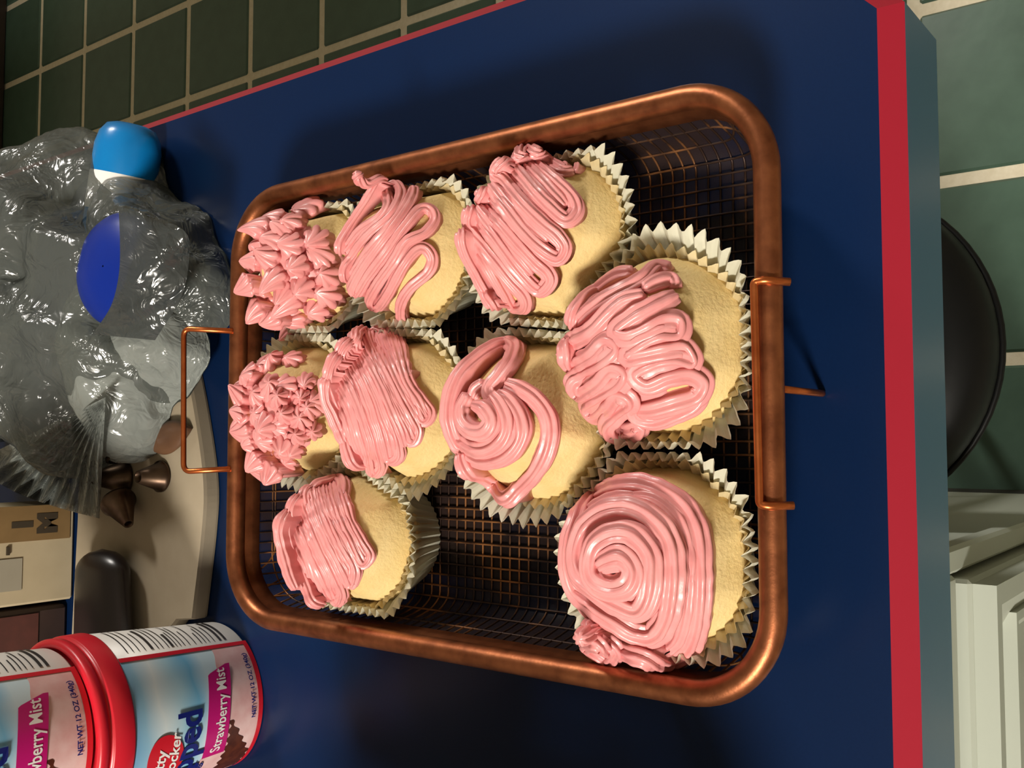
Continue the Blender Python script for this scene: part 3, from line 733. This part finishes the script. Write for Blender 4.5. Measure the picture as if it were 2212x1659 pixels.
M['board'] = mat('pale_board', srgb(172, 158, 136), .6, col2=srgb(150, 136, 114), noise_scale=26, bump=.1, bump_scale=200)
bo = bd.add(V, Fc).build('cutting_board', M['board']); bo.location = (cxy[0], cxy[1], 0)
tag(bo, 'pale beige cutting board with a curved front edge, half under the plastic bag', 'cutting board')

# metal piping tips on the board
M['tip'] = mat('tarnished_metal', srgb(104, 84, 68), .32, metal=.85, col2=srgb(64, 48, 38), noise_scale=120)
def piping_tip(px, py, z, ang, tilt, r0, r1, h, label):
    p = at(px, py, z); o = MB().lathe([(r0, 0), (r0+.0012, .0006), (r0+.0012, .002), (r0, .0028), (r1, h), (r1-.0008, h), (r0-.001, .0028), (r0-.001, 0)], 36, cap0=False, cap1=False).build('piping_tip', M['tip'], None, True)
    zb = board_top
    rm = Matrix.Rotation(ang, 4, 'Z') @ Matrix.Rotation(tilt, 4, 'Y'); o.matrix_world = Matrix.Translation((p[0], p[1], 0)) @ rm
    mn = min((rm @ Vector(v.co)).z for v in o.data.vertices); o.location.z = zb-mn+.0002
    tag(o, label, 'piping tip', 'metal piping tips on the board'); return o
piping_tip(272, 985, .02, .5, math.pi/2-.16, .0092, .0032, .023, 'brown metal piping tip lying nearest the plastic bag on the board')
piping_tip(318, 1030, .02, 2.4, .0, .0078, .0036, .015, 'small brown metal piping tip standing upright at the front of the clump')
piping_tip(256, 1082, .02, -2.2, math.pi/2-.15, .0088, .0028, .021, 'brown metal piping tip lying nearest the black handle on the board')
piping_tip(236, 1032, .02, 1.0, .0, .0092, .0036, .019, 'larger brown metal piping tip standing at the back of the clump')

# black rounded handle lying on the board
M['black_gloss'] = mat('black_plastic', srgb(30, 24, 23), .3, spec=.5, col2=srgb(36, 29, 27), noise_scale=40)
hb = MB(); V = []; Fc = []
L_, nn_ = 40, 28
A_, B_ = at(218, 1186, .022), at(222, 1470, .022)
dirv = (B_-A_)/np.linalg.norm(B_-A_); side = np.cross(dirv, (0, 0, 1.))
tot = np.linalg.norm(B_-A_)
for i in range(L_+1):
    t = i/L_; w_ = (.0235+.006*t)*math.sqrt(max(.0004, 1-max(0, 1-t*5.5)**2))*(1 if t < .93 else math.sqrt(max(.001, 1-((t-.93)/.07)**2))); hh = .0100*math.sqrt(max(.001, 1-max(0, 1-t*5.5)**2))*(1 if t < .93 else math.sqrt(max(.001, 1-((t-.93)/.07)**2)))
    c = A_+dirv*tot*t
    for k in range(nn_):
        a = 2*math.pi*k/nn_; V.append((c[0]+side[0]*w_*math.cos(a)-A_[0], c[1]+side[1]*w_*math.cos(a)-A_[1], board_top+.0108+hh*math.sin(a)))
for i in range(L_):
    for k in range(nn_): Fc.append((i*nn_+k, i*nn_+(k+1) % nn_, (i+1)*nn_+(k+1) % nn_, (i+1)*nn_+k))
Fc += [tuple(range(nn_-1, -1, -1)), tuple(L_*nn_+k for k in range(nn_))]
ho = hb.add(V, Fc).build('utensil_handle', M['black_gloss'], None, True); ho.location = (A_[0], A_[1], 0)
tag(ho, 'glossy black rounded utensil handle lying on the pale cutting board', 'handle')

# beige printed carton behind the board
cbx = empty('carton', (-.066, .63, 0)); tag(cbx, 'beige food carton with a brown printed stripe behind the cutting board', 'carton')
M['beige'] = mat('beige_card', srgb(186, 170, 140), .6, col2=srgb(174, 158, 128), noise_scale=40)
M['tan'] = mat('tan_print', srgb(134, 106, 66), .6, col2=srgb(118, 92, 56), noise_scale=60)
def part_at(o, par): o.location = -np.array(par.location); return o
part_at(MB().box(-.101, -.040, .612, .655, .0005, .16, .0015).build('carton_body', M['beige'], cbx), cbx)
part_at(MB().box(-.062, -.0402, .6113, .6122, .004, .155).build('printed_stripe', M['tan'], cbx), cbx)
part_at(MB().box(-.0915, -.0720, .6113, .6122, .034, .058).build('printed_panel', mat('grey_print', srgb(158, 150, 132), .6, col2=srgb(150, 142, 124), noise_scale=40), cbx), cbx)
def flat_text(s_, size, x, y, z, m, par, bold=0.):
    V, Fc = text_mesh(s_, size, bold); o = mesh_obj('carton_lettering', [(v[0], 0, v[1]) for v in V], Fc, m, par, False)
    o.location = np.array([x, y, z])-np.array(par.location); return o
M['dark_print'] = mat('dark_print', srgb(58, 48, 34), .6)
flat_text('M', .016, -.0515, .6110, .0185, M['dark_print'], cbx, .0012)
flat_text('I', .016, -.0515, .6110, .0340, M['dark_print'], cbx, .0012)
part_at(MB().box(-.0695, -.0645, .6106, .6122, .042, .0438).build('printed_rule', M['dark_print'], cbx), cbx)

# dark reddish-brown box behind the tubs
dbx = empty('dark_box', (-.16, .66, 0)); tag(dbx, 'dark brown box with a reddish patch behind the frosting tubs', 'box')
M['dk_brown'] = mat('dark_brown_card', srgb(58, 40, 34), .6, col2=srgb(44, 31, 27), noise_scale=50)
M['dk_red'] = mat('dark_red_print', srgb(92, 48, 40), .6, col2=srgb(70, 38, 32), noise_scale=90)
part_at(MB().box(-.235, -.105, .618, .70, .0005, .15, .002).build('box_body', M['dk_brown'], dbx), dbx)
part_at(MB().box(-.135, -.108, .6170, .6182, .02, .10).build('red_patch', M['dk_red'], dbx), dbx)

# wooden spoon tip poking out between bag and board
M['brown_spoon'] = mat('brown_wood_utensil', srgb(104, 72, 48), .5, col2=srgb(84, 56, 38), noise_scale=80)
sp = MB(); V = []; Fc = []
pa, pb = at(330, 962, board_top+.003), at(408, 925, board_top+.003); dv = pb-pa; ln = np.linalg.norm(dv); dv = dv/ln; sd = np.cross(dv, (0, 0, 1.))
for i in range(25):
    t = i/24; w_ = .0085*math.sin(math.pi*min(1, .06+t*.94))**.7*(1.0 if t < .9 else 1.0)+.0006
    for k in range(16):
        a = 2*math.pi*k/16; V.append(dv*ln*t+sd*w_*math.cos(a)+np.array([0, 0, board_top+.0032+.0028*math.sin(a)]) - np.array([0, 0, 0]) - dv[2]*np.array([0, 0, 1])*0)
for i in range(24):
    for k in range(16): Fc.append((i*16+k, i*16+(k+1) % 16, (i+1)*16+(k+1) % 16, (i+1)*16+k))
Fc += [tuple(range(15, -1, -1)), tuple(24*16+k for k in range(16))]
so = sp.add(V, Fc).build('wooden_spatula', M['brown_spoon'], None, True); so.location = (pa[0], pa[1], 0)
tag(so, 'small brown wooden utensil tip peeking out between plastic bag and cutting board', 'utensil')

# ------------------------------------------------------------------ blue bottle lying on its side
M['bottle'] = mat('light_blue_plastic', srgb(12, 124, 192), .28, spec=.5, col2=srgb(8, 112, 182), noise_scale=30)
bt = empty('blue_bottle', (.1640, .5300, .0003)); tag(bt, 'small bright blue plastic bottle lying beside the plastic bag near the counter edge', 'bottle')
bt.rotation_euler = (0, 0, math.radians(-14)); bt.scale = (.70, .70, .70)
def lying(name, prof, m, cap0=True, cap1=True):
    mbb = MB().lathe(prof, 48, cap0=cap0, cap1=cap1); Vn = [(z, y, -x+.0272) for x, y, z in mbb.v]
    return mesh_obj(name, Vn, mbb.f, m, bt, True)
lying('bottle_body', [(.0065, .0270), (.0085, .0310), (.0125, .0325), (.0195, .0300), (.0245, .0225), (.0268, .0120), (.0270, -.004), (.0266, -.012)], M['bottle'], cap0=True, cap1=False)
lying('bottle_label', [(.0264, -.0100), (.0271, -.0120), (.0271, -.040), (.0262, -.044)], M['print_white'], False, False)
lying('bottle_shoulder', [(.0266, -.042), (.0265, -.055), (.020, -.068), (.009, -.074), (.009, -.086)], M['bottle'], False, True)

# ------------------------------------------------------------------ crumpled grey plastic bag
def plastic():
    m = bpy.data.materials.new('thin_grey_plastic'); m.use_nodes = True; nt = m.node_tree; b = nt.nodes['Principled BSDF']; out = nt.nodes['Material Output']
    b.inputs['Base Color'].default_value = srgb(98, 102, 98); b.inputs['Roughness'].default_value = .18; b.inputs['Specular IOR Level'].default_value = .7
    tc = nt.nodes.new('ShaderNodeTexCoord'); n = nt.nodes.new('ShaderNodeTexNoise'); n.inputs['Scale'].default_value = 55; n.inputs['Detail'].default_value = 3; n.inputs['Distortion'].default_value = 1.2
    nt.links.new(tc.outputs['Object'], n.inputs['Vector']); bp_ = nt.nodes.new('ShaderNodeBump'); bp_.inputs['Strength'].default_value = .45; bp_.inputs['Distance'].default_value = .004
    vo = nt.nodes.new('ShaderNodeTexVoronoi'); vo.feature = 'DISTANCE_TO_EDGE'; vo.inputs['Scale'].default_value = 34
    wa = nt.nodes.new('ShaderNodeVectorMath'); wa.operation = 'MULTIPLY_ADD'; wa.inputs[1].default_value = (.03, .03, .03)
    nt.links.new(n.outputs['Color'], wa.inputs[0]); nt.links.new(tc.outputs['Object'], wa.inputs[2]); nt.links.new(wa.outputs[0], vo.inputs['Vector'])
    ad = nt.nodes.new('ShaderNodeMath'); ad.operation = 'MULTIPLY_ADD'; ad.inputs[1].default_value = 2.2; nt.links.new(vo.outputs['Distance'], ad.inputs[0]); nt.links.new(n.outputs['Fac'], ad.inputs[2])
    nt.links.new(ad.outputs[0], bp_.inputs['Height']); nt.links.new(bp_.outputs['Normal'], b.inputs['Normal'])
    tp = nt.nodes.new('ShaderNodeBsdfTransparent'); tp.inputs['Color'].default_value = (.75, .77, .75, 1); mxn = nt.nodes.new('ShaderNodeMixShader'); mxn.inputs[0].default_value = .62
    nt.links.new(tp.outputs[0], mxn.inputs[1]); nt.links.new(b.outputs[0], mxn.inputs[2]); nt.links.new(mxn.outputs[0], out.inputs['Surface'])
    return m
M['plastic'] = plastic()
M['plastic_folded'] = plastic(); M['plastic_folded'].name = 'folded_grey_plastic'
M['plastic_folded'].node_tree.nodes['Principled BSDF'].inputs['Base Color'].default_value = srgb(142, 147, 142)
[n for n in M['plastic_folded'].node_tree.nodes if n.type == 'MIX_SHADER'][0].inputs[0].default_value = .82
BC = np.array([.088, .605, 0.0])
bag = empty('plastic_bag', tuple(BC)); tag(bag, 'crumpled see-through grey plastic shopping bag lying behind the copper tray', 'bag')
_cr = random.Random(44)
_dirs = [(Vector((_cr.gauss(0, 1), _cr.gauss(0, 1), _cr.gauss(0, .8))).normalized(), _cr.uniform(.35, 1.5), _cr.random()) for _ in range(9)]
def crumple(p, sc, seed):
    # creased film: overlapping sharp folds running in many directions
    v = Vector(p)*sc+Vector((seed, seed*.7, seed*.3)); w = noise.noise_vector(v*.35)*.55
    v = v+w; h = 0.
    for d, f_, ph in _dirs:
        t = (v.dot(d)*f_*.55+ph) % 1.0
        h += (1-2*abs(t-.5))/f_*.32*(.55+.9*abs(noise.noise(v*.3+d*9)))
    return h-.9
def blob(name, cen, ax, rot, seed, amp, sc, nu=190, nv=100, m=None, par=bag, zmin=.0012):
    V = []; Fc = []
    for i in range(nv+1):
        ph = math.pi*(i/nv)*.60
        for j in range(nu):
            th = 2*math.pi*j/nu
            d = Vector((math.sin(ph)*math.cos(th), math.sin(ph)*math.sin(th), math.cos(ph)))
            q = Vector((d[0]*ax[0], d[1]*ax[1], d[2]*ax[2]))
            c = amp*(crumple(q, sc, seed)+.36*crumple(q, sc*2.2, seed+4)+.08*crumple(q, sc*4.5, seed+9))
            lob = 1+.10*math.sin(3*th+seed)+.07*math.sin(5*th+seed*2)
            q = Vector((q[0]*lob, q[1]*lob, q[2]))+d*c
            x, y = q[0]*math.cos(rot)-q[1]*math.sin(rot)+cen[0], q[0]*math.sin(rot)+q[1]*math.cos(rot)+cen[1]
            zb = zmin
            if -.18 < x < .060 and .455 < y < .602: zb = board_top+.0012
            z = max(zb, q[2]+cen[2])
            V.append((x-BC[0], y-BC[1], z))
    for i in range(nv):
        for j in range(nu): Fc.append((i*nu+j, (i+1)*nu+j, (i+1)*nu+(j+1) % nu, i*nu+(j+1) % nu))
    return mesh_obj(name, V, Fc, m or M['plastic'], par, True)
blob('bag_body', (.080, .592, .012), (.086, .100, .070), 0.1, 2.0, .024, 31)
blob('bag_fold', (.058, .517, .010), (.048, .048, .038), .5, 7.0, .017, 33, 160, 80, M['plastic_folded'])
blob('bag_fold', (.092, .506, .006), (.048, .044, .036), -.2, 12.0, .017, 34, 140, 70)
# gathered pleats fanning out on the bag's side
V = []; Fc = []; nr, na = 26, 72
for i in range(nr+1):
    t = i/nr
    for j in range(na+1):
        s_ = j/na; px0, py0 = 228, 858
        ex, ey = (0-40*(1-s_)+215*s_**1.1, 990+130*s_**.5)
        px, py = px0+(ex-px0)*t, py0+(ey-py0)*t
        z = .056-.034*t+.0085*t*tri(s_*9+.25*math.sin(5*t))*(.4+.6*math.sin(math.pi*min(1, s_+.1)))
        p = at(px, py, max(z, .0125)); V.append(p-BC)
for i in range(nr):
    for j in range(na): Fc.append((i*(na+1)+j, i*(na+1)+j+1, (i+1)*(na+1)+j+1, (i+1)*(na+1)+j))
mesh_obj('bag_pleats', V, Fc, M['plastic_folded'], bag, False)

V = []; Fc = []
LFT = catmull([(256, 446, .0715), (259, 520, .0720), (257, 590, .0715), (240, 660, .067), (200, 722, .060)], 12); RGT = catmull([(318, 462, .064), (400, 500, .054), (408, 560, .050), (392, 640, .050), (335, 735, .052)], 12)
nl = 24; nw = 12
def along(Q, t):
    f_ = t*(len(Q)-1); i = min(int(f_), len(Q)-2); return Q[i]+(Q[i+1]-Q[i])*(f_-i)
for i in range(nl+1):
    a, b_ = along(LFT, i/nl), along(RGT, i/nl)
    for j in range(nw+1):
        q = a+(b_-a)*j/nw; V.append(at(q[0], q[1], q[2]+.0025*math.sin(math.pi*j/nw)+.0007*math.sin(i*.9+j*.7))-BC)
for i in range(nl):
    for j in range(nw): Fc.append((i*(nw+1)+j, i*(nw+1)+j+1, (i+1)*(nw+1)+j+1, (i+1)*(nw+1)+j))
M['plastic_flap'] = plastic(); M['plastic_flap'].name = 'double_grey_plastic'
M['plastic_flap'].node_tree.nodes['Principled BSDF'].inputs['Base Color'].default_value = srgb(62, 66, 66)
[n for n in M['plastic_flap'].node_tree.nodes if n.type == 'MIX_SHADER'][0].inputs[0].default_value = .92
mesh_obj('bag_flap', V, Fc, M['plastic_flap'], bag, True)
# blue lid showing through the bag's opening
M['royal'] = mat('royal_blue_plastic', srgb(4, 40, 138), .35, col2=srgb(4, 36, 128), noise_scale=30)
lb = MB().lathe([(.0005, .0075), (.012, .0068), (.022, .0045), (.0285, .0010), (.0305, -.0015), (.0305, -.0065), (.0290, -.0065), (.0288, -.0020), (.0005, .0040)], 64, cap0=False, cap1=False)
bl = lb.build('plastic_plate', M['royal'], None, True); _pc = at(248, 580, .058); bl.location = tuple(_pc); bl.rotation_euler = (math.radians(10), math.radians(2), math.radians(-8)); bl.scale = (.98, .98, 1.0)
tag(bl, 'small royal blue round plastic plate lying on the grey plastic bag', 'plate')

# ------------------------------------------------------------------ bowl added out of view on the left to cast shade on the counter
M['steel_dark'] = mat('dark_enamel', srgb(34, 32, 36), .35, spec=.5, col2=srgb(40, 38, 42), noise_scale=30)
bw = MB().lathe([(.055, 0.0006), (.060, .001), (.062, .006), (.085, .05), (.098, .10), (.102, .125), (.105, .127), (.104, .130), (.099, .128), (.094, .10), (.081, .052), (.055, .008), (.001, .006)], 72, cap1=False).build('shade_bowl', M['steel_dark'], None, True)
bw.location = (-.268, .185, 0); bw.scale = (1, 1, 1.12); tag(bw, 'unseen dark bowl added left of the copper tray to shade the counter', 'bowl')
